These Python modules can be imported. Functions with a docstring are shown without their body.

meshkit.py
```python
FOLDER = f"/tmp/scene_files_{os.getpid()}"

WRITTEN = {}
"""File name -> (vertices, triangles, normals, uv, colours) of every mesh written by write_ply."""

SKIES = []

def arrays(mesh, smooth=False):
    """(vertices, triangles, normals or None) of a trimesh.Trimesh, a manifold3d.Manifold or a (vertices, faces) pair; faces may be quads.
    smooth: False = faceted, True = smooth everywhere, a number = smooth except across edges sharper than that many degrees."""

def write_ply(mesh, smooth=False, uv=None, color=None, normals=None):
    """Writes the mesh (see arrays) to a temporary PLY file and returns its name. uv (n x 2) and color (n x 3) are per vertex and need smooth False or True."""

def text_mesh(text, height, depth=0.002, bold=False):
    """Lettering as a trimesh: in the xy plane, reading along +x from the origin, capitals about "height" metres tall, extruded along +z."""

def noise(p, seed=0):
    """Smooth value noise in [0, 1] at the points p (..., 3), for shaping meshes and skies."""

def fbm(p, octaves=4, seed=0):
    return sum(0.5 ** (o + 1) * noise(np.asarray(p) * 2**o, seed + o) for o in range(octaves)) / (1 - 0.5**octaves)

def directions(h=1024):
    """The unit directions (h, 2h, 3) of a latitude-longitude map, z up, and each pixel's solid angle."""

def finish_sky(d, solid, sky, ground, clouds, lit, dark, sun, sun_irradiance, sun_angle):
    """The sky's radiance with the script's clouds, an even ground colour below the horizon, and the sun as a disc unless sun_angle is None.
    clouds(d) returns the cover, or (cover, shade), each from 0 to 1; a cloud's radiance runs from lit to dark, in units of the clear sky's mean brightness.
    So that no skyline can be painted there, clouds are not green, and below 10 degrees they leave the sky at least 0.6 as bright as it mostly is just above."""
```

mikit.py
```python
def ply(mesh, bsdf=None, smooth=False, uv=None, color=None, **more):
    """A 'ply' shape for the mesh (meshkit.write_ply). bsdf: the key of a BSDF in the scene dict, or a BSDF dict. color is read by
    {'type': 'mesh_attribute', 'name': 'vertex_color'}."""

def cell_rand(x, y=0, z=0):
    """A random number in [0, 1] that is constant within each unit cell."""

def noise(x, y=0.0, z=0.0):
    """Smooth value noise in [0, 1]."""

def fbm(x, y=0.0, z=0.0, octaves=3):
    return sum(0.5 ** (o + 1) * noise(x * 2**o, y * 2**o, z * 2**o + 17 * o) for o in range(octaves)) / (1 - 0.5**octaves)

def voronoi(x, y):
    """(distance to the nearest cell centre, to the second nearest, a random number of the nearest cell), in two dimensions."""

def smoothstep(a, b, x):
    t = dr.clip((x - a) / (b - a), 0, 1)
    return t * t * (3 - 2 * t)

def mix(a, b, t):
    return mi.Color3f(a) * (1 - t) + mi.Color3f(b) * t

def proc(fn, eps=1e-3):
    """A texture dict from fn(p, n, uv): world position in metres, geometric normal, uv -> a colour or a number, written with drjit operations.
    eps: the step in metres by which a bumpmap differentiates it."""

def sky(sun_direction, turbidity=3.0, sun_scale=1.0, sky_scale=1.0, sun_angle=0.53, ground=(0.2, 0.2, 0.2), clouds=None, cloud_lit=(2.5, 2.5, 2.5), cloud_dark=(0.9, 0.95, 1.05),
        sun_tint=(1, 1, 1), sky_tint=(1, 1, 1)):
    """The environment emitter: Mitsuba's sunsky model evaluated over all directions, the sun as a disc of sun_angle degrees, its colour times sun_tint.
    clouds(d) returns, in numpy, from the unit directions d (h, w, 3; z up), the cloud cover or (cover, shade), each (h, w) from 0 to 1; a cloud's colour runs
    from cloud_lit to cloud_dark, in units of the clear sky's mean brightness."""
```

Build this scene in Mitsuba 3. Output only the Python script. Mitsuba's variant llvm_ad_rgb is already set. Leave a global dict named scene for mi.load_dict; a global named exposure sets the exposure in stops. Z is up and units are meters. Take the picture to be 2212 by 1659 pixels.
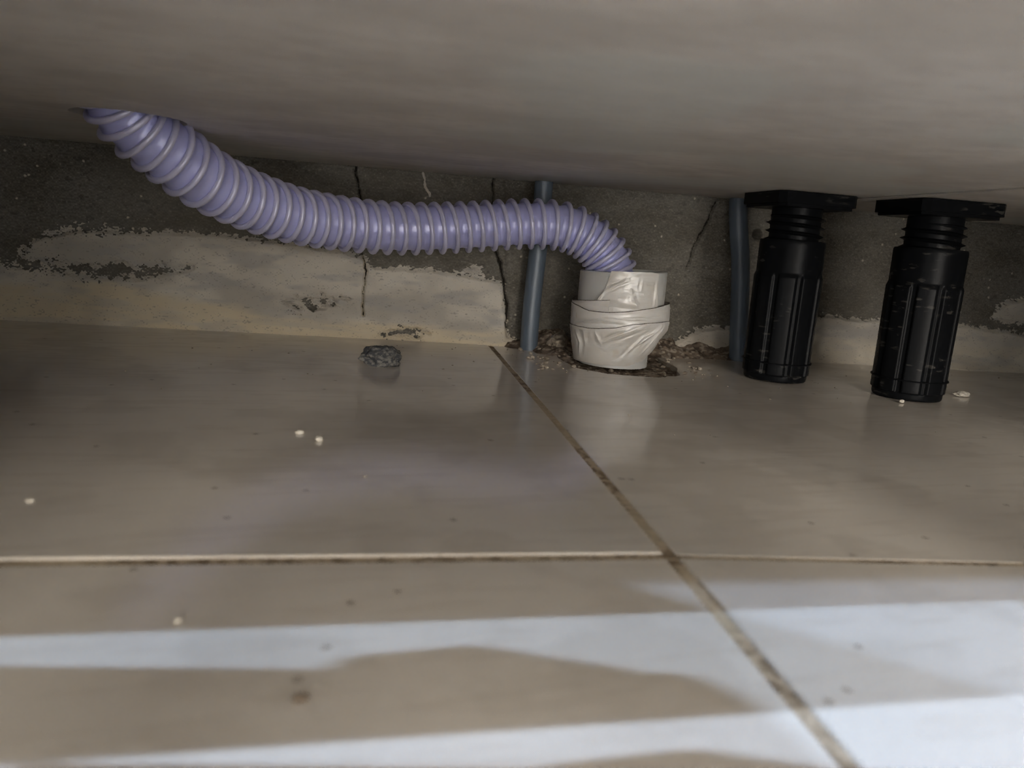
import math, random
import numpy as np, trimesh, shapely, manifold3d as m3
import drjit as dr, mitsuba as mi, mikit, meshkit
from mikit import noise, fbm, smoothstep, mix, voronoi, cell_rand
from scipy.interpolate import CubicSpline, PchipInterpolator
T = mi.ScalarTransform4f
random.seed(7); rng = np.random.default_rng(11)
scene, labels = {}, {}

# ------------------------------------------------------------------ camera
CAM = np.array([0.0, 0.0, 0.0867])
RIGHT, UP, FWD = (np.array(v) for v in ([0.984993, -0.156209, 0.0734], [-0.041924, 0.195993, 0.979709], [0.167425, 0.968083, -0.186503]))
FPX = 1671.7
scene['camera'] = {'type': 'thinlens', 'to_world': T().look_at(origin=CAM.tolist(), target=(CAM + FWD).tolist(), up=UP.tolist()),
                   'fov': math.degrees(2 * math.atan(1106 / FPX)), 'fov_axis': 'x', 'aperture_radius': 0.0011, 'focus_distance': 0.50,
                   'near_clip': 0.004, 'far_clip': 50.0}
exposure = -0.1

# ------------------------------------------------------------------ room constants and lights
YW = 0.6197            # kitchen wall behind the cabinets
ZP = 0.130             # underside of the cabinets
YF = -0.020            # front face of the cabinet doors
X0, X1, YB, ZC = -1.55, 2.15, -4.60, 2.60
LAMP_Z = 2.555
LAMPS = [  # (y, x centre, length, radiance)
    (YF - (LAMP_Z - ZP) / 0.703, 0.60, 0.18, (9800, 13800, 20000)),
    (YF - (LAMP_Z - ZP) / 0.888, -0.10, 0.18, (9000, 12000, 17000)),
]
WALL_LAMP = ((X1 - .03, -1.45, 1.06), (19000, 26500, 40000))
WINDOW_RADIANCE = (31.5, 28.8, 25.4)
SIDE_RADIANCE = (19.5, 17.8, 15.8)

# ------------------------------------------------------------------ helpers
count = {}
def key_of(name):
    count[name] = count.get(name, 0) + 1
    return name if count[name] == 1 else f'{name}_{count[name] - 1:03d}'
def put(name, mesh, mat, parent=None, smooth=False, uv=None, **more):
    k = key_of((parent + '__' if parent else '') + name)
    scene[k] = mikit.ply(mesh, mat, smooth=smooth, uv=uv, **more)
    return k
def thing(name, label, cat, group=None):
    k = key_of(name); labels[k] = {'label': label, 'category': cat}
    if group: labels[k]['group'] = group
    return k
def tag(k, label, cat=None, kind=None, group=None):
    d = labels.setdefault(k, {}); d['label'] = label
    if cat: d['category'] = cat
    if kind: d['kind'] = kind
    if group: d['group'] = group
    return k
def struct(k):
    labels[k] = {'kind': 'structure'}; return k
def box(x0, x1, y0, y1, z0, z1, r=0.0):
    pts = np.array([[x, y, z] for x in (x0, x1) for y in (y0, y1) for z in (z0, z1)])
    if r <= 0: return m3.Manifold.hull_points(pts)
    c = pts.mean(0); out = []
    for p in pts:
        s = np.sign(p - c)
        for a in range(3):
            q = p - s * r; q[a] = p[a]; out.append(q)
    return m3.Manifold.hull_points(np.array(out))
def prism(poly, z0, z1):
    rings = [np.asarray(poly.exterior.coords)[:-1]] + [np.asarray(i.coords)[:-1] for i in poly.interiors]
    return m3.Manifold.extrude(m3.CrossSection(rings, m3.FillRule.EvenOdd), z1 - z0).translate((0, 0, z0))
def grid_faces(nu, nv, wrap=False):
    i, j = np.meshgrid(np.arange(nu - 1), np.arange(nv if wrap else nv - 1), indexing='ij')
    j2 = (j + 1) % nv
    return np.stack([i * nv + j, i * nv + j2, (i + 1) * nv + j2, (i + 1) * nv + j], -1).reshape(-1, 4)
def frames(P):
    t = np.gradient(P, axis=0); t /= np.linalg.norm(t, axis=1, keepdims=True)
    n = np.cross(t[0], [0, 0, 1.0]); n /= np.linalg.norm(n); N = [n]
    for k in range(1, len(P)):
        n = N[-1] - t[k] * (N[-1] @ t[k]); N.append(n / np.linalg.norm(n))
    N = np.array(N); return t, N, np.cross(t, N)
def sweep(P, r, m=24, caps=True):
    P = np.asarray(P, float); t, N, Bn = frames(P); r = np.broadcast_to(r, len(P))
    a = np.arange(m) * 2 * np.pi / m
    ring = np.cos(a)[None, :, None] * N[:, None] + np.sin(a)[None, :, None] * Bn[:, None]
    V = (P[:, None] + ring * r[:, None, None]).reshape(-1, 3)
    f = grid_faces(len(P), m, True)[:, ::-1]; F = np.vstack([f[:, [0, 1, 2]], f[:, [0, 2, 3]]])
    if caps:
        n0 = len(V); V = np.vstack([V, P[0], P[-1]]); i = np.arange(m); j = (i + 1) % m; b = (len(P) - 1) * m
        F = np.vstack([F, np.stack([i, j, i * 0 + n0], 1)[:, ::-1] * 1, np.stack([b + i, b + j, i * 0 + n0 + 1], 1)])
    tm = trimesh.Trimesh(V, F, process=False); tm.fix_normals(); return tm
def lathe(prof, m=96, mod=None, centre=(0, 0)):
    """prof: (radius, z) pairs, closed at both ends by radius 0; mod(theta, z, r) changes the radius."""
    prof = np.asarray(prof, float); a = np.arange(m) * 2 * np.pi / m
    R = np.repeat(prof[:, :1], m, 1); Z = np.repeat(prof[:, 1:], m, 1); A = np.repeat(a[None], len(prof), 0)
    if mod is not None: R = mod(A, Z, R)
    V = np.stack([centre[0] + R * np.cos(A), centre[1] + R * np.sin(A), Z], -1).reshape(-1, 3)
    f = grid_faces(len(prof), m, True); tm = trimesh.Trimesh(V, np.vstack([f[:, [0, 1, 2]], f[:, [0, 2, 3]]]), process=False)
    return tm
def chunk(size, seed, sub=2, rough=0.35):
    """An irregular broken crumb, flat below, resting on z = 0."""
    tm = trimesh.creation.icosphere(subdivisions=sub); v = tm.vertices
    d = 1 + rough * (meshkit.fbm(v * 1.6 + seed * 7.3, 3, seed) - 0.5) * 2 + 0.12 * (meshkit.noise(v * 6 + seed, seed + 5) - 0.5)
    v = v * d[:, None] * np.asarray(size) / 2
    v[:, 2] = np.maximum(v[:, 2], -size[2] * 0.30); v[:, 2] -= v[:, 2].min()
    return trimesh.Trimesh(v, tm.faces, process=False)

# ------------------------------------------------------------------ materials
def P3(p): return p.x, p.y, p.z
def tile_colour(p, n, uv):
    x, y, z = P3(p)
    cloud = fbm(x * 9, y * 14, 3.0, 3)
    streak = fbm(x * 30 + y * 55, y * 210 - x * 40, 1.0, 3)
    c = mix((0.49, 0.45, 0.40), (0.565, 0.525, 0.47), smoothstep(0.3, 0.7, cloud))
    c = mix(c, (0.40, 0.35, 0.295), 0.22 * smoothstep(0.50, 0.78, streak))
    film = smoothstep(0.52, 0.72, fbm(x * 34, y * 34, 9.0, 4))
    c = mix(c, (0.40, 0.36, 0.31), 0.35 * film)
    # trodden-in spots
    d1, d2, w = voronoi(x * 42, y * 42)
    spot = (1 - smoothstep(0.02, 0.10, d1 * (1 + 0.8 * noise(x * 700, y * 700)))) * dr.select(w > 0.80, 1.0, 0.0)
    return mix(c, (0.20, 0.16, 0.12), 0.6 * spot)
def tile_rough(p, n, uv):
    x, y, z = P3(p)
    return 0.09 + 0.09 * fbm(x * 60, y * 60, 5.0, 3)
scene['mat_tile'] = {'type': 'principled', 'base_color': mikit.proc(tile_colour), 'roughness': mikit.proc(tile_rough), 'specular': 0.6}
def grout_colour(p, n, uv):
    x, y, z = P3(p)
    g = fbm(x * 420, y * 420, z * 420, 3); h = fbm(x * 40, y * 40, 2.0, 2)
    c = mix((0.13, 0.095, 0.06), (0.36, 0.29, 0.21), smoothstep(0.3, 0.7, g))
    return mix(c, (0.42, 0.35, 0.25), 0.6 * smoothstep(0.45, 0.65, h))
scene['mat_grout'] = {'type': 'diffuse', 'reflectance': mikit.proc(grout_colour)}
def dirt_colour(p, n, uv):
    x, y, z = P3(p)
    g = fbm(x * 300, y * 300, z * 300, 3); h = smoothstep(0.62, 0.72, noise(x * 450, y * 450, z * 450))
    c = mix((0.075, 0.056, 0.042), (0.20, 0.155, 0.115), smoothstep(0.3, 0.7, g))
    return mix(c, (0.36, 0.31, 0.25), h * 0.7)
scene['mat_dirt'] = {'type': 'diffuse', 'reflectance': mikit.proc(dirt_colour)}
def panel_colour(p, n, uv):
    x, y, z = P3(p)
    a = fbm(x * 22, y * 30, 1.0, 4); b = fbm(x * 130, y * 260, 4.0, 3); c3 = noise(x * 14 + 5, y * 14, 7.0)
    c = mix((0.40, 0.368, 0.332), (0.475, 0.44, 0.40), smoothstep(0.28, 0.72, a))
    c = mix(c, (0.35, 0.31, 0.275), 0.25 * smoothstep(0.45, 0.75, b))
    return mix(c, (0.44, 0.445, 0.415), 0.5 * smoothstep(0.45, 0.7, c3))
scene['mat_panel'] = {'type': 'principled', 'base_color': mikit.proc(panel_colour), 'roughness': 0.55, 'specular': 0.35}
scene['mat_panel_edge'] = {'type': 'diffuse', 'reflectance': {'type': 'rgb', 'value': (0.30, 0.24, 0.17)}}
scene['mat_white'] = {'type': 'diffuse', 'reflectance': {'type': 'rgb', 'value': (0.62, 0.59, 0.54)}}
scene['mat_paint'] = {'type': 'diffuse', 'reflectance': {'type': 'rgb', 'value': (0.66, 0.62, 0.55)}}

def wall_colour(p, n, uv):
    """uv.x: signed thickness of the light mortar coat (0.5 at its edge), uv.y: its tone, above 1 inside a crack."""
    x, y, z = P3(p)
    fine = noise(x * 900, 1.0, z * 900); mid = fbm(x * 260, 3.0, z * 260, 3); big = fbm(x * 28, 5.0, z * 40, 3)
    dark = mix((0.085, 0.077, 0.062), (0.15, 0.14, 0.12), smoothstep(0.25, 0.75, big * 0.6 + mid * 0.4))
    dark = mix(dark * (0.72 + 0.56 * fine), (0.045, 0.04, 0.034), 0.6 * smoothstep(0.55, 0.8, mid))
    dark = mix(dark, (0.30, 0.28, 0.24), 0.5 * smoothstep(0.86, 0.93, fine))
    # grains of light sand and splashes of lime
    d1, d2, w = voronoi(x * 130, z * 130)
    fleck = (1 - smoothstep(0.05, 0.16, d1 * (0.6 + 0.9 * noise(x * 800, 0, z * 800)))) * dr.select(w > 0.93, 1.0, 0.0)
    dark = mix(dark, (0.48, 0.44, 0.37), fleck)
    light = mix((0.44, 0.405, 0.35), (0.62, 0.575, 0.50), smoothstep(0.3, 0.7, big))
    light = mix(light, (0.36, 0.345, 0.33), 0.55 * smoothstep(0.5, 0.75, fbm(x * 45, 8.0, z * 110, 3)))
    light = mix(light, (0.62, 0.53, 0.38), 0.85 * dr.clip(uv.y, 0, 1) * (0.45 + 0.55 * smoothstep(0.35, 0.6, fbm(x * 25, 2.0, z * 120, 3))))
    light = mix(light, (0.18, 0.16, 0.135), 0.5 * smoothstep(0.62, 0.85, fine * 0.6 + mid * 0.4))
    m = smoothstep(0.46, 0.54, uv.x + 0.62 * (mid - 0.5) + 0.30 * (fine - 0.5))
    c = mix(dark, light, m)
    return mix(c, (0.02, 0.017, 0.014), smoothstep(1.3, 1.7, uv.y))
scene['mat_wall'] = {'type': 'diffuse', 'reflectance': mikit.proc(wall_colour)}

scene['mat_hose'] = {'type': 'principled', 'base_color': {'type': 'rgb', 'value': (0.46, 0.475, 0.80)}, 'roughness': 0.28, 'specular': 0.55}
scene['mat_rib'] = {'type': 'principled', 'base_color': {'type': 'rgb', 'value': (0.58, 0.58, 0.79)}, 'roughness': 0.30, 'specular': 0.55}
def black_colour(p, n, uv):
    x, y, z = P3(p)
    scuff = smoothstep(0.60, 0.74, fbm(x * 160, y * 160, z * 420, 4)) * smoothstep(0.5, 0.62, noise(x * 45, y * 45, z * 45))
    return mix((0.0035, 0.0038, 0.0043), (0.05, 0.047, 0.04), 0.5 * scuff)
scene['mat_black'] = {'type': 'principled', 'base_color': mikit.proc(black_colour), 'roughness': 0.34, 'specular': 0.05}
scene['mat_conduit'] = {'type': 'principled', 'base_color': {'type': 'rgb', 'value': (0.085, 0.108, 0.135)}, 'roughness': 0.42, 'specular': 0.45}
scene['mat_pvc'] = {'type': 'principled', 'base_color': {'type': 'rgb', 'value': (0.66, 0.665, 0.65)}, 'roughness': 0.3, 'specular': 0.5}
scene['mat_pvc_grey'] = {'type': 'principled', 'base_color': {'type': 'rgb', 'value': (0.12, 0.145, 0.17)}, 'roughness': 0.4, 'specular': 0.5}
def tape_colour(p, n, uv):
    x, y, z = P3(p)
    s = fbm(x * 70, y * 70, z * 90, 3)
    c = mix((0.80, 0.785, 0.75), (0.75, 0.72, 0.67), smoothstep(0.4, 0.7, s))
    return mix(c, (0.55, 0.44, 0.27), 0.5 * smoothstep(0.66, 0.82, fbm(x * 110, y * 110, z * 60, 3)))
scene['mat_tape'] = {'type': 'principled', 'base_color': mikit.proc(tape_colour), 'roughness': 0.27, 'specular': 0.5}
scene['mat_tape_edge'] = {'type': 'diffuse', 'reflectance': {'type': 'rgb', 'value': (0.30, 0.23, 0.14)}}
def rock_colour(p, n, uv):
    x, y, z = P3(p)
    return mix((0.05, 0.052, 0.055), (0.20, 0.19, 0.17), smoothstep(0.35, 0.75, fbm(x * 600, y * 600, z * 600, 3)))
scene['mat_rock'] = {'type': 'diffuse', 'reflectance': mikit.proc(rock_colour)}
scene['mat_chip'] = {'type': 'diffuse', 'reflectance': {'type': 'rgb', 'value': (0.54, 0.50, 0.43)}}
scene['mat_skin'] = {'type': 'principled', 'base_color': {'type': 'rgb', 'value': (0.48, 0.31, 0.22)}, 'roughness': 0.5}
scene['mat_sleeve'] = {'type': 'diffuse', 'reflectance': {'type': 'rgb', 'value': (0.45, 0.45, 0.46)}}

# ------------------------------------------------------------------ floor: grout bed and tiles
PIPE = (0.1716, 0.555)
def tile(c, z, seed, hole=None):
    """A glazed tile over the corners c, its top at z with a worn bevel."""
    c = np.array(c, float); m = c.mean(0); b = 0.0006
    inn = c + (m - c) / np.abs(m - c) * b
    pts = [(x, y, z - b * 0.75) for x, y in c] + [(x, y, z - 0.009) for x, y in c] + [(x, y, z) for x, y in inn]
    s = m3.Manifold.hull_points(np.array(pts))
    return s - hole if hole is not None else s
a = np.linspace(0, 2 * np.pi, 70, endpoint=False)
hx = PIPE[0] + 0.0045 + np.sign(np.cos(a)) * np.abs(np.cos(a)) ** 0.8 * 0.044; hy = 0.560 + np.sign(np.sin(a)) * np.abs(np.sin(a)) ** 0.75 * 0.064
w = 1 + 0.13 * (meshkit.fbm(np.stack([np.cos(a) * 2.2, np.sin(a) * 2.2, a * 0], 1), 4, 3) - 0.5) * 2
hole_poly = shapely.Polygon(np.stack([PIPE[0] + (hx - PIPE[0]) * w, 0.560 + (hy - 0.560) * w], 1)).buffer(0)
hole = prism(hole_poly, -0.02, 0.01)
fl = struct(put('floor', box(X0 - .1, X1 + .1, YB - .1, YW + .004, -0.03, -0.0006) - hole, 'mat_grout'))
jl = lambda x: 0.1995 + (x - 0.0834) * 0.034      # the joint across the photograph, left of the long joint
jr = lambda x: 0.1990 - (x - 0.0834) * 0.042      # and right of it
xl, xr, g = 0.0829, 0.0863, 0.0017
put('tile', tile([(-.516, jl(-.516) + g), (xl, jl(xl) + g), (xl + .001, .613), (-.516, .613)], 0.0, 1), 'mat_tile', fl)
put('tile', tile([(xr, jr(xr) + g * .8), (.686, jr(.686) + g), (.686, .613), (xr + .001, .613)], -0.0004, 2, hole), 'mat_tile', fl)
put('tile', tile([(-.516, -.404), (xl - .001, -.404), (xl, jl(xl) - g), (-.516, jl(-.516) - g)], -0.0004, 3), 'mat_tile', fl)
put('tile', tile([(xr - .001, -.404), (.686, -.404), (.686, jr(.686) - g), (xr, jr(xr) - g * .8)], 0.0, 4), 'mat_tile', fl)
cols = [X0, -1.119, -.519, .0845, .688, 1.288, 1.888, X1]; rows = [YB, -4.004, -3.404, -2.804, -2.204, -1.604, -1.004, -.405, .196, .613]
for i in range(len(cols) - 1):
    for j in range(len(rows) - 1):
        if i in (2, 3) and j >= 7: continue
        x0, x1, y0, y1 = cols[i] + .0015, cols[i + 1] - .0015, rows[j] + .0015, rows[j + 1] - .0015
        put('tile', tile([(x0, y0), (x1, y0), (x1, y1), (x0, y1)], -0.0005, 5), 'mat_tile', fl)

# ------------------------------------------------------------------ kitchen wall with mortar coat and cracks
def spaced(lo, hi, step, far_lo, far_hi):
    return np.unique(np.concatenate([np.linspace(far_lo, lo, 12), np.arange(lo, hi, step), np.linspace(hi, far_hi, 12)]))
gx = spaced(-0.36, 0.70, 0.0008, X0, X1); gz = np.unique(np.concatenate([np.linspace(-0.02, -0.004, 3), np.arange(-0.004, 0.136, 0.0008), np.linspace(0.14, ZC, 10)]))
GX, GZ = np.meshgrid(gx, gz, indexing='ij'); pts = shapely.points(GX, GZ)
coat = [
    [(-.34, .030), (-.30, .036), (-.276, .0395), (-.242, .0385), (-.2167, .0372), (-.2188, .0425), (-.2356, .0420), (-.262, .0445), (-.2569, .0547), (-.2442, .0629), (-.2253, .0686), (-.1968, .0700), (-.1582, .0719), (-.1220, .0722), (-.0952, .0714), (-.0816, .0706), (-.0610, .0693), (-.0402, .0665), (-.0173, .0653), (-.0135, .0577),
     (.0062, .0562), (.0388, .0576), (.0648, .0538), (.0835, .0525), (.0930, .0512), (.0960, .0354), (.0993, .0168), (.1010, .0080), (.106, .006), (.106, -.01), (-.34, -.01)],
    [(.0637, .0593), (.068, .0618), (.0737, .0599), (.0758, .0560), (.0665, .0545)],
    [(.237, .0066), (.2523, .0165), (.2682, .0229), (.2909, .0254), (.31, .026), (.345, .034), (.3724, .0399), (.3855, .0402), (.4078, .0391), (.4323, .0393), (.47, .038), (.5103, .0395), (.527, .0383), (.5511, .0366), (.5767, .0338), (.70, .036), (.70, -.01), (.29, -.01), (.262, .002), (.2418, .0009)],
    [(.5397, .0453), (.5421, .0559), (.5523, .0636), (.5694, .0659), (.60, .062), (.64, .048), (.60, .0440), (.5547, .0419)],
]
bare = [
    [(-.2387, .0402), (-.2181, .0432), (-.2087, .0420), (-.1990, .0462), (-.1909, .0466), (-.1846, .0420), (-.1740, .0445), (-.1690, .0460), (-.1649, .0480), (-.1610, .0461), (-.1435, .0462), (-.1634, .0408), (-.1830, .0362), (-.2088, .0352), (-.2167, .0372)],
]
smudge = [[(-.0744, .0226), (-.0461, .0305), (-.0308, .0294), (-.0439, .0225), (-.0669, .0184)], [(-.0010, .0059), (.0156, .0096), (.0362, .0090), (.0309, .0040), (.0010, .0023)]]
def signed(polys):
    d = np.full(GX.shape, -1.0)
    for q in polys:
        q = shapely.Polygon(q).buffer(0); dist = shapely.distance(q.exterior, pts)
        d = np.maximum(d, np.where(shapely.contains_xy(q, GX, GZ), dist, -dist))
    return d
Q = np.stack([GX, GX * 0, GZ], -1)
wob = 0.004 * (meshkit.fbm(Q * 90, 4, 2) - 0.5)
dc, db = signed(coat) + wob, signed(bare) + 0.004 * (meshkit.fbm(Q * 140, 4, 9) - 0.5)
db = np.maximum(db, np.minimum(signed(smudge), .0035) * .9 + 0.014 * (meshkit.fbm(Q * np.array([150, 1, 330]), 4, 19) - 0.62))
soft = np.where(GX < -0.19, 0.014, 0.0065)         # the ragged splash at the left fades out grain by grain
u = np.clip(0.5 + np.minimum(dc / soft, -db / 0.009) * 0.5, 0, 1)
thick = np.clip(np.minimum(dc, -db) / 0.0035, 0, 1)
thick = thick * thick * (3 - 2 * thick) * np.where(GX > 0.2, 0.0045, 0.0026) * (0.6 + 0.8 * meshkit.fbm(Q * 35, 3, 4))
fillet = np.exp(-np.maximum(GZ, 0) / 0.006) * (0.003 + 0.005 * (GX > 0.2)) * (0.5 + meshkit.fbm(Q * 50, 3, 6))
cracks = [([(-.0256, .1311), (-.0250, .125), (-.0233, .1149), (-.0202, .1065), (-.0185, .085), (-.0180, .0652), (-.0163, .0575), (-.0140, .0523), (-.0156, .0396), (-.0156, .0287), (-.0163, .0177)], .0006),
          ([(.0835, .100), (.0855, .0772), (.0889, .0664), (.0936, .0539), (.0961, .0391), (.0987, .0243), (.0991, .0137)], .0009),
          ([(.0804, .1300), (.0803, .1145), (.0815, .105)], .0006),
          ([(.2661, .1300), (.2636, .1229), (.2603, .1073), (.2538, .0974), (.2504, .0888), (.2498, .0773), (.2477, .0715)], .0006)]
crack = np.zeros(GX.shape)
wx, wz = 0.0035 * (meshkit.fbm(Q * 120, 3, 21) - 0.5), 0.0035 * (meshkit.fbm(Q * 120, 3, 22) - 0.5)
warped = shapely.points(GX + wx, GZ + wz)
for line, width in cracks:
    wd = width * (0.35 + 1.3 * meshkit.fbm(Q * 60, 2, 30))
    crack = np.maximum(crack, np.clip(1.6 - shapely.distance(shapely.LineString(line), warped) / np.maximum(wd, 2e-4), 0, 1))
holed = np.clip(1.5 - np.hypot(GX - .3055, GZ - .1035) / .0031, 0, 1)
# the lower skim of yellowed mortar along the floor, a smear with its own ragged outline
tone_d = np.interp(GX, [-.35, -.26, -.20, -.15, -.08, -.02, .03, .10, .2, .3, .45, .6], [.022, .028, .032, .022, .016, .015, .014, .013, .01, .02, .022, .02]) - GZ + 0.014 * (meshkit.fbm(Q * np.array([20, 1, 60]), 3, 12) - 0.5)
tone = np.clip(0.5 + tone_d / 0.006, 0, 1) * np.where(GX > .2, .35, 1)
v = np.where(crack > 0.5, 1.0 + crack, tone); v = np.where(holed > .5, 1.0 + 0.62 * holed, v)
scratch = np.clip(1.4 - shapely.distance(shapely.LineString([(.0248, .1310), (.0270, .1242), (.0285, .119), (.0313, .1130)]), warped) / .0009, 0, 1)
u = np.maximum(u, scratch); v = np.where((scratch > .4), 0, v)
near = ((GX > -.36) & (GX < .70) & (GZ < .136)).astype(float)
grain = 0.0009 * (meshkit.fbm(Q * 170, 3, 1) - 0.5) + 0.0012 * (meshkit.fbm(Q * 40, 3, 3) - 0.5)
# right of the second crack the render stands back a little
step = 0.0022 / (1 + np.exp((GX - .0955 - (0.05 - GZ) * 0.08) / .0006)) * (GX > -.36)
Y = YW - near * (thick + fillet + grain + step - 0.0035 * crack - 0.010 * holed)
V = np.stack([GX, Y, GZ], -1).reshape(-1, 3)
wf = grid_faces(len(gx), len(gz))[:, ::-1]
wall = put('wall_back', (V, wf), 'mat_wall', smooth=True, uv=np.stack([u, v], -1).reshape(-1, 2)); struct(wall)
# the wall is solid: a slab behind its rendered face
struct(put('wall_back_core', box(X0 - .1, X1 + .1, YW + .03, YW + .15, -.03, ZC), 'mat_paint'))
labels['wall_back']['label'] = 'dark grey cement wall with ragged light mortar along the floor'

# ------------------------------------------------------------------ room behind the camera
struct(put('wall_left', box(X0 - .1, X0, YB - .1, YW + .15, -.03, ZC), 'mat_paint'))
struct(put('wall_right', box(X1, X1 + .1, YB - .1, YW + .15, -.03, ZC) - box(X1 - .1, X1 + .2, -3.90, -1.75, .70, 2.25), 'mat_paint'))
WX0, WX1, WZ0, WZ1 = -1.00, 0.90, 0.08, 2.35
struct(put('wall_front', box(X0 - .1, X1 + .1, YB - .1, YB, -.03, ZC) - box(WX0, WX1, YB - .2, YB + .1, WZ0, WZ1), 'mat_paint'))
struct(put('ceiling', box(X0 - .1, X1 + .1, YB - .1, YW + .15, ZC, ZC + .1), 'mat_paint'))
win = put('window_1', box(WX0 - .05, WX1 + .05, YB - .08, YB - .02, WZ0 - .05, WZ1 + .05) - box(WX0 + .05, WX1 - .05, YB - .2, YB + .1, WZ0 + .05, WZ1 - .05) + box((WX0 + WX1) / 2 - .03, (WX0 + WX1) / 2 + .03, YB - .08, YB - .02, WZ0, WZ1), 'mat_white'); struct(win)
for x0, x1 in ((WX0 + .05, (WX0 + WX1) / 2 - .03), ((WX0 + WX1) / 2 + .03, WX1 - .05)):   # frosted panes with daylight behind them
    q = (np.array([[x0, YB - .05, WZ0 + .05], [x1, YB - .05, WZ0 + .05], [x1, YB - .05, WZ1 - .05], [x0, YB - .05, WZ1 - .05]]), np.array([[0, 2, 1], [0, 3, 2]]))
    put('pane', q, 'mat_white', win, emitter={'type': 'area', 'radiance': {'type': 'rgb', 'value': WINDOW_RADIANCE}})
for k, (y, x, ln, rad) in enumerate(LAMPS):
    t = thing('ceiling_lamp', ['white batten lamp on the ceiling, the one nearer the window', 'white batten lamp on the ceiling, the one nearer the cabinets'][k], 'lamp')
    put('housing', box(x - ln / 2 - .02, x + ln / 2 + .02, y - .05, y + .05, LAMP_Z + .002, ZC, .004), 'mat_white', t)
    q = (np.array([[x - ln / 2, y - .0175, LAMP_Z], [x + ln / 2, y - .0175, LAMP_Z], [x + ln / 2, y + .0175, LAMP_Z], [x - ln / 2, y + .0175, LAMP_Z]]), np.array([[0, 2, 1], [0, 3, 2]]))
    put('diffuser', q, 'mat_white', t, emitter={'type': 'area', 'radiance': {'type': 'rgb', 'value': rad}})

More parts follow.
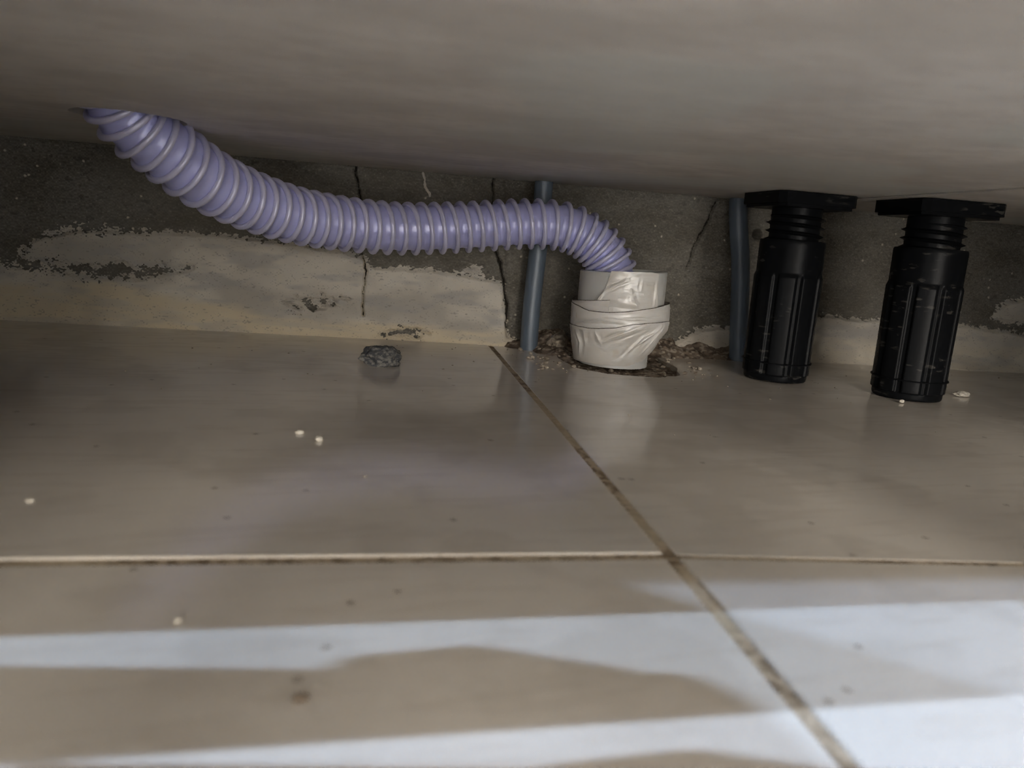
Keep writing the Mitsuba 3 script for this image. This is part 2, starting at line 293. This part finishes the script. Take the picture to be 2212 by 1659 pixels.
win = put('window_2', box(X1 + .02, X1 + .08, -3.95, -1.70, .65, 2.30) - box(X1 - .1, X1 + .2, -3.85, -1.80, .75, 2.20) + box(X1 + .02, X1 + .08, -2.855, -2.795, .7, 2.25), 'mat_white'); struct(win)
for y0, y1 in ((-3.85, -2.855), (-2.795, -1.80)):
    q = (np.array([[X1 + .05, y0, .75], [X1 + .05, y1, .75], [X1 + .05, y1, 2.20], [X1 + .05, y0, 2.20]]), np.array([[0, 2, 1], [0, 3, 2]]))
    put('pane', q, 'mat_white', win, emitter={'type': 'area', 'radiance': {'type': 'rgb', 'value': SIDE_RADIANCE}})
t = thing('wall_lamp', 'small round lamp on the right wall', 'lamp')
(lx, ly, lz), lrad = WALL_LAMP
sh = lathe([(0, 0), (.05, 0), (.05, .012), (.038, .0125), (.038, .010), (0, .010)], 48); sh.apply_transform(trimesh.transformations.rotation_matrix(-math.pi / 2, [0, 1, 0])); sh.apply_translation([X1, ly, lz]); put('base', sh, 'mat_white', t, smooth=35)
sh = lathe([(0, .0101), (.0150, .0101), (.0150, .013), (.0135, .020), (.008, .024), (0, .025)], 32); sh.apply_transform(trimesh.transformations.rotation_matrix(-math.pi / 2, [0, 1, 0])); sh.apply_translation([X1, ly, lz])
put('diffuser', sh, 'mat_white', t, emitter={'type': 'area', 'radiance': {'type': 'rgb', 'value': lrad}})

# ------------------------------------------------------------------ cabinets above
SEAM = 0.316
def cabinet(x0, x1, label, cut=None, end=None, kick=None, zp=ZP, ajar=None):
    t = thing('kitchen_cabinet', label, 'cabinet')
    b = box(x0, x1, .012, YW - .006, zp, zp + .016, .0004)
    if cut is not None: b = b - cut
    put('bottom_panel', b, 'mat_panel', t)
    put('side_panel', box(x0, x0 + .016, -.001, YW - .006, ZP + .0162, .86), 'mat_white', t)
    put('side_panel', box(x1 - .016, x1, -.001, YW - .006, ZP + .0162, .86), 'mat_white', t)
    xm = (x0 + x1) / 2
    for a0, a1 in ((x0 + .001, xm - .001), (xm + .001, x1 - .001)):
        hang = ajar if (ajar and a0 - .01 < ajar[0] < a1) else ((a0 + a1) / 2, YF, 0.0)      # (x, y, degrees): a door that stands a little ajar
        d = put('door', box(a0 - hang[0], a1 - hang[0], 0, .018, ZP, .86, .001).rotate((0, 0, hang[2])).translate((hang[0], hang[1], 0)), 'mat_paint', t)
        xh = a1 - .05 if a0 < xm - .1 else a0 + .05
        put('handle', sweep([(xh, YF - .004, .62), (xh, YF - .03, .63), (xh, YF - .03, .76), (xh, YF - .004, .77)], .005, 12), 'mat_conduit', d)
    if end: put('end_panel', box(end[0], end[1], -.001, YW - .006, .0, .86, .001), 'mat_white', t)
    put('kickboard', box(kick[0], kick[1], .030, .045, .0005, zp - .0003, .0005), 'mat_white', t)
hc = (-.1260, .4190); a = np.linspace(0, 2 * np.pi, 48, endpoint=False)
hr = 0.0262 * (1 + 0.05 * (meshkit.noise(np.stack([np.cos(a) * 2, np.sin(a) * 2, a * 0], 1), 8) - .5))
cut = prism(shapely.Polygon(np.stack([hc[0] + hr * np.cos(a), hc[1] + hr * np.sin(a)], 1)), ZP - .01, ZP + .03)
cabinet(-.584, SEAM - .0006, 'grey beige kitchen base cabinet overhead whose bottom panel lets the hose through', cut, (-.603, -.585), (-.584, -.098), ajar=(.10, -.0205, 3.1))
cabinet(SEAM + .0006, 1.20, 'kitchen base cabinet right of the panel seam, standing on the right black leg', None, (1.201, 1.219), (.385, 1.20), ZP - .0010, ajar=(.38, -.0185, 1.5))
tag(put('worktop', box(-.61, 1.23, YF - .02, YW - .004, .861, .90, .003), 'mat_white'), 'long pale worktop lying over both kitchen cabinets', 'worktop')

# ------------------------------------------------------------------ adjustable legs
def leg(x, y, rot, label, h_body, ZP=ZP):
    t = thing('cabinet_leg', label, 'cabinet leg', )
    def at(mesh):
        if not isinstance(mesh, trimesh.Trimesh):
            mm = mesh.to_mesh(); mesh = trimesh.Trimesh(mm.vert_properties[:, :3], mm.tri_verts, process=False)
        mesh = mesh.copy(); mesh.apply_transform(trimesh.transformations.rotation_matrix(rot, [0, 0, 1])); mesh.apply_translation([x, y, 0]); return mesh
    def ribs(A, Z, R):
        w_ = np.clip((np.cos(A * 9) + 0.80) / 0.16, 0, 1)                                   # broad flat ribs with narrow grooves
        on = np.clip((h_body - 0.0225 - Z) / 0.003, 0, 1) * np.clip((Z - 0.0045) / 0.0008, 0, 1)
        return R + np.where(R > .015, on * (0.0011 * w_ - 0.0006 * (1 - w_)), 0)
    z = np.concatenate([[.0002, .0002, .0006, .0016, .004], np.linspace(.0046, .0056, 4), np.linspace(.007, h_body - .0265, 24), np.linspace(h_body - .0262, h_body - .018, 12), [h_body - .003, h_body - .0008, h_body, h_body]])
    r = np.interp(z, [0, .0006, .0016, .006, .03, h_body - .001, h_body], [.0208, .0214, .0217, .0219, .0219, .0223, .0216]); r[0] = 0; r[-1] = 0.012
    put('body', at(lathe(np.stack([r, z], 1), 216, ribs)), 'mat_black', t, smooth=35)
    put('ring', at(lathe([(.0200, .0127), (.0239, .0129), (.0241, .0133), (.0239, .0137), (.0200, .0139)], 96)), 'mat_black', t, smooth=35)
    # threaded spindle
    zz = np.arange(h_body - .004, ZP - .0135, .00018); pitch = .0056
    def thread(A, Z, R):
        ph = ((Z - h_body) / pitch + A / (2 * np.pi)) % 1.0
        tooth = np.clip(1 - np.abs(ph - 0.5) / 0.24, 0, 1) * np.clip((ZP - .0145 - Z) / .0015, 0, 1)
        return R + np.where(R > .01, 0.0030 * tooth, 0)
    prof = np.concatenate([[[0, zz[0]]], np.stack([np.full(len(zz), .0168), zz], 1), [[.0168, ZP - .0090], [0, ZP - .0090]]])
    put('spindle', at(lathe(prof, 120, thread)), 'mat_black', t, smooth=40)
    hp, c = .0285, .004
    oct_ = lambda s, cc: shapely.Polygon([(-s + cc, -s), (s - cc, -s), (s, -s + cc), (s, s - cc), (s - cc, s), (-s + cc, s), (-s, s - cc), (-s, -s + cc)])
    pl = prism(oct_(hp, c), ZP - .0080, ZP - .0002) + prism(oct_(hp - .0016, c), ZP - .0100, ZP - .0078)
    put('plate', at(pl), 'mat_black', t)
leg(.2812, .5150, 0.02, 'black plastic adjustable cabinet leg next to the grey conduit, the left one', .0985)
leg(.3527, .4668, -0.03, 'black plastic adjustable cabinet leg at the far right, the nearer one', .0990, ZP - .0010)

# ------------------------------------------------------------------ waste hose
HP = np.array([[-.1380, .400, .158], [-.1335, .408, .1470], [-.1302, .414, .1391], [-.1260, .4225, .1290], [-.1186, .430, .1221], [-.1139, .436, .1182], [-.1089, .443, .1130], [-.1031, .451, .1083], [-.0972, .460, .1043], [-.0906, .470, .1005], [-.0768, .488, .0950], [-.0599, .505, .0903], [-.0328, .525, .0871], [.0043, .542, .0862],
               [.0361, .551, .0888], [.0691, .556, .0928], [.0959, .558, .0962], [.1161, .558, .0973], [.1317, .558, .0957], [.1448, .557, .0902], [.1558, .556, .0818], [.1637, .555, .0705], [.1672, .555, .0560]])
s = np.concatenate([[0], np.cumsum(np.linalg.norm(np.diff(HP, axis=0), axis=1))])
cs = CubicSpline(s, HP); ss = np.linspace(0, s[-1], 1400); HC = cs(ss)
from scipy.ndimage import gaussian_filter1d
HC = gaussian_filter1d(HC, 22, axis=0, mode='nearest')
arc = np.concatenate([[0], np.cumsum(np.linalg.norm(np.diff(HC, axis=0), axis=1))])
hose = thing('corrugated_hose', 'lavender spiral waste hose hanging from the panel hole to the taped pipe', 'hose')
R0 = 0.0153
PITCH = np.interp(HC[:, 0], [-.130, -.117, -.105, -.085, -.06, -.033, 0, .06], [.0078, .0096, .0114, .0113, .0104, .0100, .0098, .0093])
PITCH = np.where(HC[:, 0] > .125, np.interp(HC[:, 0], [.125, .150], [.0093, .0066]), PITCH)  # drawn out towards the hole
turn = np.concatenate([[0], np.cumsum(np.diff(arc) / PITCH[1:])])
t_, N_, B_ = frames(HC)
m = 64; A = np.arange(m) * 2 * np.pi / m
phase = (turn[:, None] - A[None] / (2 * np.pi)) % 1.0
rad = R0 - 0.0011 * np.sin(np.pi * phase) ** 2
V = HC[:, None] + rad[..., None] * (np.cos(A)[None, :, None] * N_[:, None] + np.sin(A)[None, :, None] * B_[:, None])
f = grid_faces(len(HC), m, True)
put('tube', (V.reshape(-1, 3), f), 'mat_hose', hose, smooth=True)
hs = np.interp(np.linspace(0, turn[-1], int(turn[-1] * 72)), turn, arc); th = 2 * np.pi * np.interp(hs, arc, turn)
ip = lambda M: np.stack([np.interp(hs, arc, M[:, k]) for k in range(3)], 1)
C_, n_, b_, tt = ip(HC), ip(N_), ip(B_), ip(t_)
rd = np.cos(th)[:, None] * n_ + np.sin(th)[:, None] * b_
core = C_ + rd * (R0 + 0.0012)
k = 12; ka = np.arange(k) * 2 * np.pi / k
V = core[:, None] + 0.0017 * np.cos(ka)[None, :, None] * rd[:, None] + 0.00165 * np.sin(ka)[None, :, None] * tt[:, None]
put('spiral_rib', (V.reshape(-1, 3), grid_faces(len(hs), k, True)[:, ::-1]), 'mat_rib', hose, smooth=True)
labels[hose + '__spiral_rib'] = {'label': 'paler raised spiral rib'}

# ------------------------------------------------------------------ taped drain pipe
pipe = thing('drain_pipe', 'short white drain pipe wrapped in creased tape, standing in the floor under the hose end', 'pipe')
zs = np.array([-.004, .0004, .0075, .0199, .0322, .0430, .0470, .0664, .09]); cxs = np.array([.1681, .1681, .1692, .1712, .1732, .1729, .1731, .1729, .1729])
rrs = np.array([.0232, .0237, .0262, .0308, .0345, .0347, .0336, .0320, .0320])
cx_, rr_ = PchipInterpolator(zs, cxs), PchipInterpolator(zs, rrs)
def ring_pts(th, z, r):
    return np.stack([cx_(z) + r * np.sin(th), PIPE[1] - r * np.cos(th), z], -1)
# the socket: an open tube
def tube_mesh(c, ro, ri, z0, z1, n=96):
    q = lathe([(ri, z0), (ro, z0), (ro, z1 - .0006), (ro - .0006, z1), (ri + .0004, z1), (ri, z1 - .0004), (ri, z0)], n, centre=c); return q
rim = tube_mesh((.1729, PIPE[1]), .0318, .0292, .036, .0682)
rim.vertices[:, 2] += (rim.vertices[:, 0] - .173) * 0.05 * (rim.vertices[:, 2] > .05)
put('socket', rim, 'mat_pvc', pipe, smooth=35)
put('seal_ring', tube_mesh((.1729, PIPE[1]), .0290, .0180, .045, .0672), 'mat_pvc_grey', pipe, smooth=35); labels[pipe + '__seal_ring'] = {'label': 'dark grey inner ring'}
put('stub', tube_mesh((.1712, PIPE[1]), .0255, .021, -.0010, .040), 'mat_pvc', pipe, smooth=35)
CREASES = [  # polylines (theta in degrees, z), height, half width
    ([(-32.8, .017), (-16.9, .0220), (1.1, .0278), (20.1, .0331)], .0012, .0010), ([(-34.9, .0196), (-16.5, .0258), (0, .0300)], .0008, .0010),
    ([(-.3, .0079), (9.4, .0172), (17.8, .0218)], .0007, .0012), ([(6.1, .0139), (15.8, .0237), (35.9, .0299)], .0010, .0013), ([(-33.5, .0153), (-43.2, .0253)], .0006, .0012),
    ([(15.2, .0179), (27.5, .0256), (39.2, .0330)], .0011, .0013), ([(28, .0100), (36, .0210), (44, .0300)], .0008, .0012), ([(-83, .0280), (-52.6, .0319), (-36, .0337), (-10, .0335)], .0009, .0009),
    ([(-75, .0240), (-66, .0150), (-70, .0060)], .0010, .0016), ([(-60, .0250), (-56, .0140)], .0006, .0016), ([(-38.3, .0541), (-25.2, .0589), (-10.3, .0631)], .0008, .0009),
    ([(29.3, .0630), (26.2, .0507), (24.5, .0455)], .0010, .0009), ([(-45.9, .0466), (-37.3, .0548)], .0006, .0009), ([(-6, .0580), (-3, .0500), (4, .0450)], .0004, .0012), ([(8, .0640), (6, .0560)], .0004, .0010),
    ([(-20, .0360), (10, .0370), (40, .0380)], .0005, .0012), ([(60, .0300), (80, .0200), (100, .0150)], .001, .0015), ([(-110, .03), (-130, .02)], .001, .0015), ([(150, .04), (170, .02)], .001, .0015)]
def wrinkle(th, z):
    U = th * 0.033
    ax, al = (U - z) * 0.7, (U + z) * 0.7                     # folds mostly run up to the right
    out = 0.0013 * (meshkit.fbm(np.stack([ax * 105, al * 28, U * 0], -1), 3, 5) - 0.5) + 0.0007 * (meshkit.fbm(np.stack([U * 70, z * 260, U * 0 + 3], -1), 3, 15) - 0.5)
    pp = shapely.points(U, z)
    for line, hh, ww in CREASES:
        ls = shapely.LineString([(math.radians(a_) * 0.033, z_) for a_, z_ in line])
        wob_ = 0.0012 * (meshkit.fbm(np.stack([U * 160, z * 160, U * 0], -1), 2, 40) - .5)
        d = np.abs(shapely.distance(ls, pp) + wob_); tp = shapely.line_locate_point(ls, pp, normalized=True)
        out = out + 1.0 * hh * np.sin(np.pi * np.clip(tp, .02, .98)) ** 0.6 * (np.exp(-(d / (0.55 * ww)) ** 1.3) - 0.40 * np.exp(-((d - 2.0 * ww) / ww) ** 2))
    return out
def tape_piece(name, th0, th1, top, bottom, lift, nt=420, nz=110, wr=1.0, dirty=True):
    """A strip of tape over the pipe between the angles th0 and th1 (functions of the height fraction) and two edges, 0.5 mm thick."""
    k_ = np.linspace(0, 1, nz)[None, :]; q_ = np.linspace(0, 1, nt)[:, None]
    thm = np.radians(th0 + (th1 - th0) * q_) + 0 * k_
    zt, zb = top(np.degrees(thm)), bottom(np.degrees(thm)); z = zb + (zt - zb) * k_
    r = rr_(z) + lift + wr * wrinkle(thm, z)
    outer = ring_pts(thm, z, r); inner = ring_pts(thm, z, r - 0.0005)
    n_ = nt * nz; f_ = grid_faces(nt, nz); idx = np.arange(n_).reshape(nt, nz)
    rimf = []
    for e in (idx[:, 0], idx[-1, :], idx[::-1, -1], idx[::-1, 0] * 0 + idx[0, 0]):
        rimf.append(np.stack([e[:-1], e[:-1] + n_, e[1:] + n_, e[1:]], 1))
    if dirty:                                                  # the brown line of dust stuck to the glue along the upper edge
        put('glue_line', sweep(outer[::2, -1] + np.array([0, 0, .00005]), .00016, 6, False), 'mat_tape_edge', pipe)
    e = idx[0, ::-1]; rimf[3] = np.stack([e[:-1], e[:-1] + n_, e[1:] + n_, e[1:]], 1)
    return put(name, (np.vstack([outer.reshape(-1, 3), inner.reshape(-1, 3)]), np.vstack([f_, f_[:, ::-1] + n_] + rimf)[:, ::-1]), 'mat_tape', pipe, smooth=40)
I = lambda xs, ys: (lambda d: np.interp(d, xs, ys))
W_ = lambda s_, a_: (lambda d: a_ * (meshkit.fbm(np.stack([d * .08, d * 0, d * 0 + s_], -1), 3, s_) - .5))
# upper tape: its left edge runs down slantwise from the rim
up_top = lambda d: np.minimum(np.interp(d, [-53, -47, -37.6, -31.8, 20, 27.5, 32], [.0408, .0466, .0565, .0686, .0692, .0688, .0684]), 1) + W_(1, .0008)(d)
tape_piece('upper_tape', -54, 31.5, up_top, lambda d: np.full_like(d, .034), .0008, 300, 110, dirty=False)
tape_piece('tape_end', -150, -30, I([-150, -91, -57, -32, -30], [.0425, .0444, .0462, .0479, .0480]), lambda d: np.full_like(d, .034), .0012, 260, 60)
tape_piece('tape_band', -165, 195, I([-165, -90, -70, -53, -31, -11.7, 13.7, 43, 80, 140, 195], [.0425, .0425, .0414, .0392, .0395, .0410, .0439, .0466, .0475, .046, .0425]), I([-165, -70, -30, 20, 60, 195], [.0240, .0240, .0245, .0290, .0310, .0240]), .0018, 620, 90)
sk_top = I([-165, -76, -52, -40, -20, -2, 18, 50, 195], [.0270, .0268, .0268, .0274, .0293, .0327, .0341, .0350, .0270])
sk_bot = lambda d: np.interp(d, [-165, -90, -49, -17, 14, 30, 42, 50, 70, 195], [.0010, .0006, .0010, .0012, .0008, .0010, .0022, .0090, .0150, .0010]) + W_(3, .0006)(d)
tape_piece('tape_skirt', -165, 195, sk_top, sk_bot, .0024, 640, 130)

# ------------------------------------------------------------------ grey conduits at the wall
def conduit(P, r, label):
    P = np.array(P); c_ = CubicSpline(np.arange(len(P)), P)(np.linspace(0, len(P) - 1, 60))
    tag(put('conduit', sweep(c_, r, 32), 'mat_conduit', smooth=40), label, 'conduit')
conduit([(.1152, .6005, -.001), (.1150, .600, .042), (.1163, .600, .0762), (.1168, .600, .1298)], .0070, 'grey plastic conduit standing at the wall left of the taped pipe, behind the hose')
conduit([(.2925, .598, -.001), (.2885, .599, .040), (.2850, .600, .0760), (.2800, .601, .105), (.2772, .602, .1298)], .0073, 'bent grey plastic conduit at the wall, half hidden behind the left black leg')

# ------------------------------------------------------------------ dirt, lumps and chips
gxx, gyy = np.meshgrid(np.linspace(.088, .312, 190), np.linspace(.508, .622, 110), indexing='ij')
q3 = np.stack([gxx, gyy, gxx * 0], -1); dh = np.hypot(gxx - PIPE[0], gyy - PIPE[1])
inside = np.where(shapely.contains_xy(hole_poly.buffer(.001), gxx, gyy), 1.0, 0.0)
heap = 0.012 * np.exp(-((gxx - .134) / .020) ** 2) * np.clip((gyy - .555) / .055, 0, 1) + 0.007 * np.clip((gyy - .592) / .028, 0, 1) + 0.004 * np.exp(-((gxx - .225) / .025) ** 2) * np.clip((gyy - .57) / .05, 0, 1) + 0.0065 * np.clip((gxx - .2) / .02, 0, 1) * np.clip((gyy - .585) / .03, 0, 1)
hz = -0.0042 + heap * (0.6 + 0.8 * meshkit.fbm(q3 * 90, 3, 2)) + 0.0042 * (meshkit.fbm(q3 * 160, 4, 8) - .35) * np.where(inside > 0, 1, .6)
edge = np.minimum.reduce([(gxx - .088) / .012, (.312 - gxx) / .014, np.ones_like(gxx)]); hz = np.where(edge < 1, hz * edge - .004 * (1 - edge), hz)
dirt = put('dirt', (np.stack([gxx, gyy, hz], -1).reshape(-1, 3), grid_faces(*gxx.shape)[:, ::-1]), 'mat_dirt', fl, smooth=True)
labels[dirt] = {'label': 'brown loose dirt and mortar around the pipe hole', 'kind': 'stuff'}
parts = []
for k in range(260):
    if k < 150:
        x, y = rng.uniform(.100, .240), rng.uniform(.503, .612)
        if math.hypot(x - PIPE[0], y - PIPE[1]) < .030: continue
        sz = rng.uniform(.0012, .0040)
        i, j = np.argmin(abs(gxx[:, 0] - x)), np.argmin(abs(gyy[0] - y)); z0 = hz[i, j] if shapely.contains_xy(hole_poly, x, y) or hz[i, j] > 0 else 0.0
    else:
        x, y = rng.normal(.20, .16), rng.uniform(.30, .60) ** 1.0; y = .60 - abs(rng.normal(0, .12)); sz = rng.uniform(.0005, .0016); z0 = 0.0
        if y < .2 or shapely.contains_xy(hole_poly, x, y): continue
    cm = chunk(np.array([1, rng.uniform(.6, 1.1), rng.uniform(.5, .8)]) * sz, k, 1); cm.apply_transform(trimesh.transformations.rotation_matrix(rng.uniform(0, 6), [0, 0, 1])); cm.apply_translation([x, y, z0 - .0002]); parts.append(cm)
crumbs = put('mortar_crumbs', trimesh.util.concatenate(parts), 'mat_chip_dull'); tag(crumbs, 'tiny pale mortar crumbs and grit strewn over the tiles', 'grit', 'stuff')
def crumb_colour(p, n, uv):
    x, y, z = P3(p)
    return mix((0.13, 0.10, 0.075), (0.40, 0.35, 0.28), noise(x * 170, y * 170, 1.0))
scene['mat_chip_dull'] = {'type': 'diffuse', 'reflectance': mikit.proc(crumb_colour)}
def lump(name, x, y, size, mat, label, cat, seed, rot=0.0, z=0.0, sub=4, rough=.4, group=None):
    cm = chunk(size, seed, sub, rough); cm.apply_transform(trimesh.transformations.rotation_matrix(rot, [0, 0, 1])); cm.apply_translation([x, y, z])
    return tag(put(name, cm, mat, smooth=25), label, cat, group=group)
lump('rubble_lump', .0005, .4960, (.0245, .018, .0165), 'mat_rock', 'dark grey lump of rubble lying on the left tile near the wall', 'rubble', 4)
lump('plaster_chip', -.0321, .3210, (.0038, .0026, .0018), 'mat_chip', 'flat white plaster chip on the left tile, farther one of a pair', 'chip', 5, .3, sub=3)
lump('plaster_chip', -.0235, .3110, (.0034, .0028, .0026), 'mat_chip', 'small white plaster chip in front of a flatter chip on the left tile', 'chip', 6, 1.1, sub=3)
lump('plaster_chip', .4040, .4770, (.0120, .0080, .0045), 'mat_chip', 'flat cream plaster chip beside the foot of the right black leg', 'chip', 7, .2, sub=3)
lump('plaster_chip', -.1000, .2358, (.0026, .0020, .0012), 'mat_chip', 'tiny pale chip alone near the left edge of the left tile', 'chip', 8, .5, sub=3)
lump('plaster_chip', -.0410, .1630, (.0016, .0012, .0008), 'mat_chip', 'tiny pale chip on the tile just before the first light band', 'chip', 9, .5, sub=3)
lump('plaster_chip', .3330, .4435, (.0042, .0030, .0024), 'mat_chip', 'tiny cream chip right in front of the right black leg', 'chip', 10, .5, sub=3)
lump('dirt_speck', -.0122, .1334, (.0030, .0026, .0008), 'mat_dirt', 'small brown blurred speck of dirt on the nearest tile at left', 'dirt', 12, .5, sub=3)
lump('mortar_lump', .1385, .603, (.028, .016, .020), 'mat_mortar', 'pale pointed mortar lump at the wall between conduit and taped pipe', 'mortar', 21, 1.0, z=-.002)
scene['mat_mortar'] = {'type': 'diffuse', 'reflectance': mikit.proc(lambda p, n, uv: mix((0.16, 0.13, 0.10), (0.38, 0.33, 0.26), smoothstep(.3, .7, fbm(p.x * 250, p.y * 250, p.z * 250, 3))))}

# ------------------------------------------------------------------ the photographer's phone, just behind the lens
def phone():
    t = thing('smartphone', 'black smartphone held on its long edge under the cabinet front', 'phone')
    R_ = np.eye(4); R_[:3, 0], R_[:3, 1], R_[:3, 2] = RIGHT, UP, -FWD; R_[:3, 3] = CAM - FWD * 0.0050
    out = (shapely.box(-.065 + .014, -.055 + .014, .102 - .014, .0160 - .014).buffer(.014, 12))
    body = trimesh.creation.extrude_polygon(out, .008); body.apply_transform(R_); put('body', body, 'mat_black', t, smooth=30)
phone()
def gripping_hand(xh):
    """The photographer's right hand behind the phone: four fingers lie across its back, the first one above its upper edge, the thumb underneath."""
    wrist, palm = (xh + .062, -.112, .040), (xh + .052, -.066, .072)
    chains = [[(wrist, .022), (palm, .019), (( xh + .050, -.052, .060), .015)]]
    for dz, l, r in ((.0, 1.0, 1.0), (-.0195, 1.12, 1.0), (-.0375, 1.05, .97), (-.0540, .82, .88)):
        yy = -.155 * xh + dz * .15 - .0022
        chains.append([(palm, .014), ((xh + .043, -.047, .098 + dz * .8), .0100 * r), ((xh + .031, yy - .0205, .1108 + dz), .0088 * r), ((xh + .031 - .027 * l, yy - .0185, .1168 + dz), .0083 * r), ((xh + .031 - .052 * l, yy - .0150, .1130 + dz), .0072 * r)])
    chains.append([((xh + .048, -.058, .054), .0135), ((xh + .034, -.036, .034), .0098), ((xh + .016, -.018, .0225), .0085), ((xh + .002, -.012, .0205), .0072)])
    ball = lambda p, r: m3.Manifold.sphere(r, 20).translate(tuple(float(c_) for c_ in p))
    body = m3.Manifold()
    for ch in chains:
        for (p, r), (q, r2) in zip(ch[:-1], ch[1:]):
            body = body + m3.Manifold.batch_hull([ball(p, r), ball(q, r2)])
    mm = body.refine_to_length(.004).to_mesh(); tm = trimesh.Trimesh(mm.vert_properties[:, :3], mm.tri_verts); trimesh.smoothing.filter_taubin(tm, iterations=6)
    t = thing('person', 'hand in a grey sleeve gripping the smartphone from behind', 'person')
    put('hand', tm, 'mat_skin', t, smooth=True)
    put('sleeve', sweep([(xh + .062, -.104, .0400), (xh + .068, -.16, .035), (xh + .10, -.30, .034), (xh + .17, -.46, .037)], [.027, .029, .032, .036], 40), 'mat_sleeve', t, smooth=40)
gripping_hand(.046)
cb = thing('cardboard_box', 'plain closed cardboard box on the floor behind and right of the phone', 'box')
put('carton', box(.50, .665, -.46, -.29, -.0004, .36, .001), 'mat_panel_edge', cb)
put('tape_strip', box(.499, .666, -.39, -.36, .3601, .3604), 'mat_white', cb)
tag(put('wooden_block', box(.192, .232, .012, .050, -.0003, .120, .001), 'mat_wood'), 'offcut of pale board standing on edge under the cabinet front', 'board')
scene['mat_wood'] = {'type': 'diffuse', 'reflectance': {'type': 'rgb', 'value': (0.40, 0.31, 0.21)}}
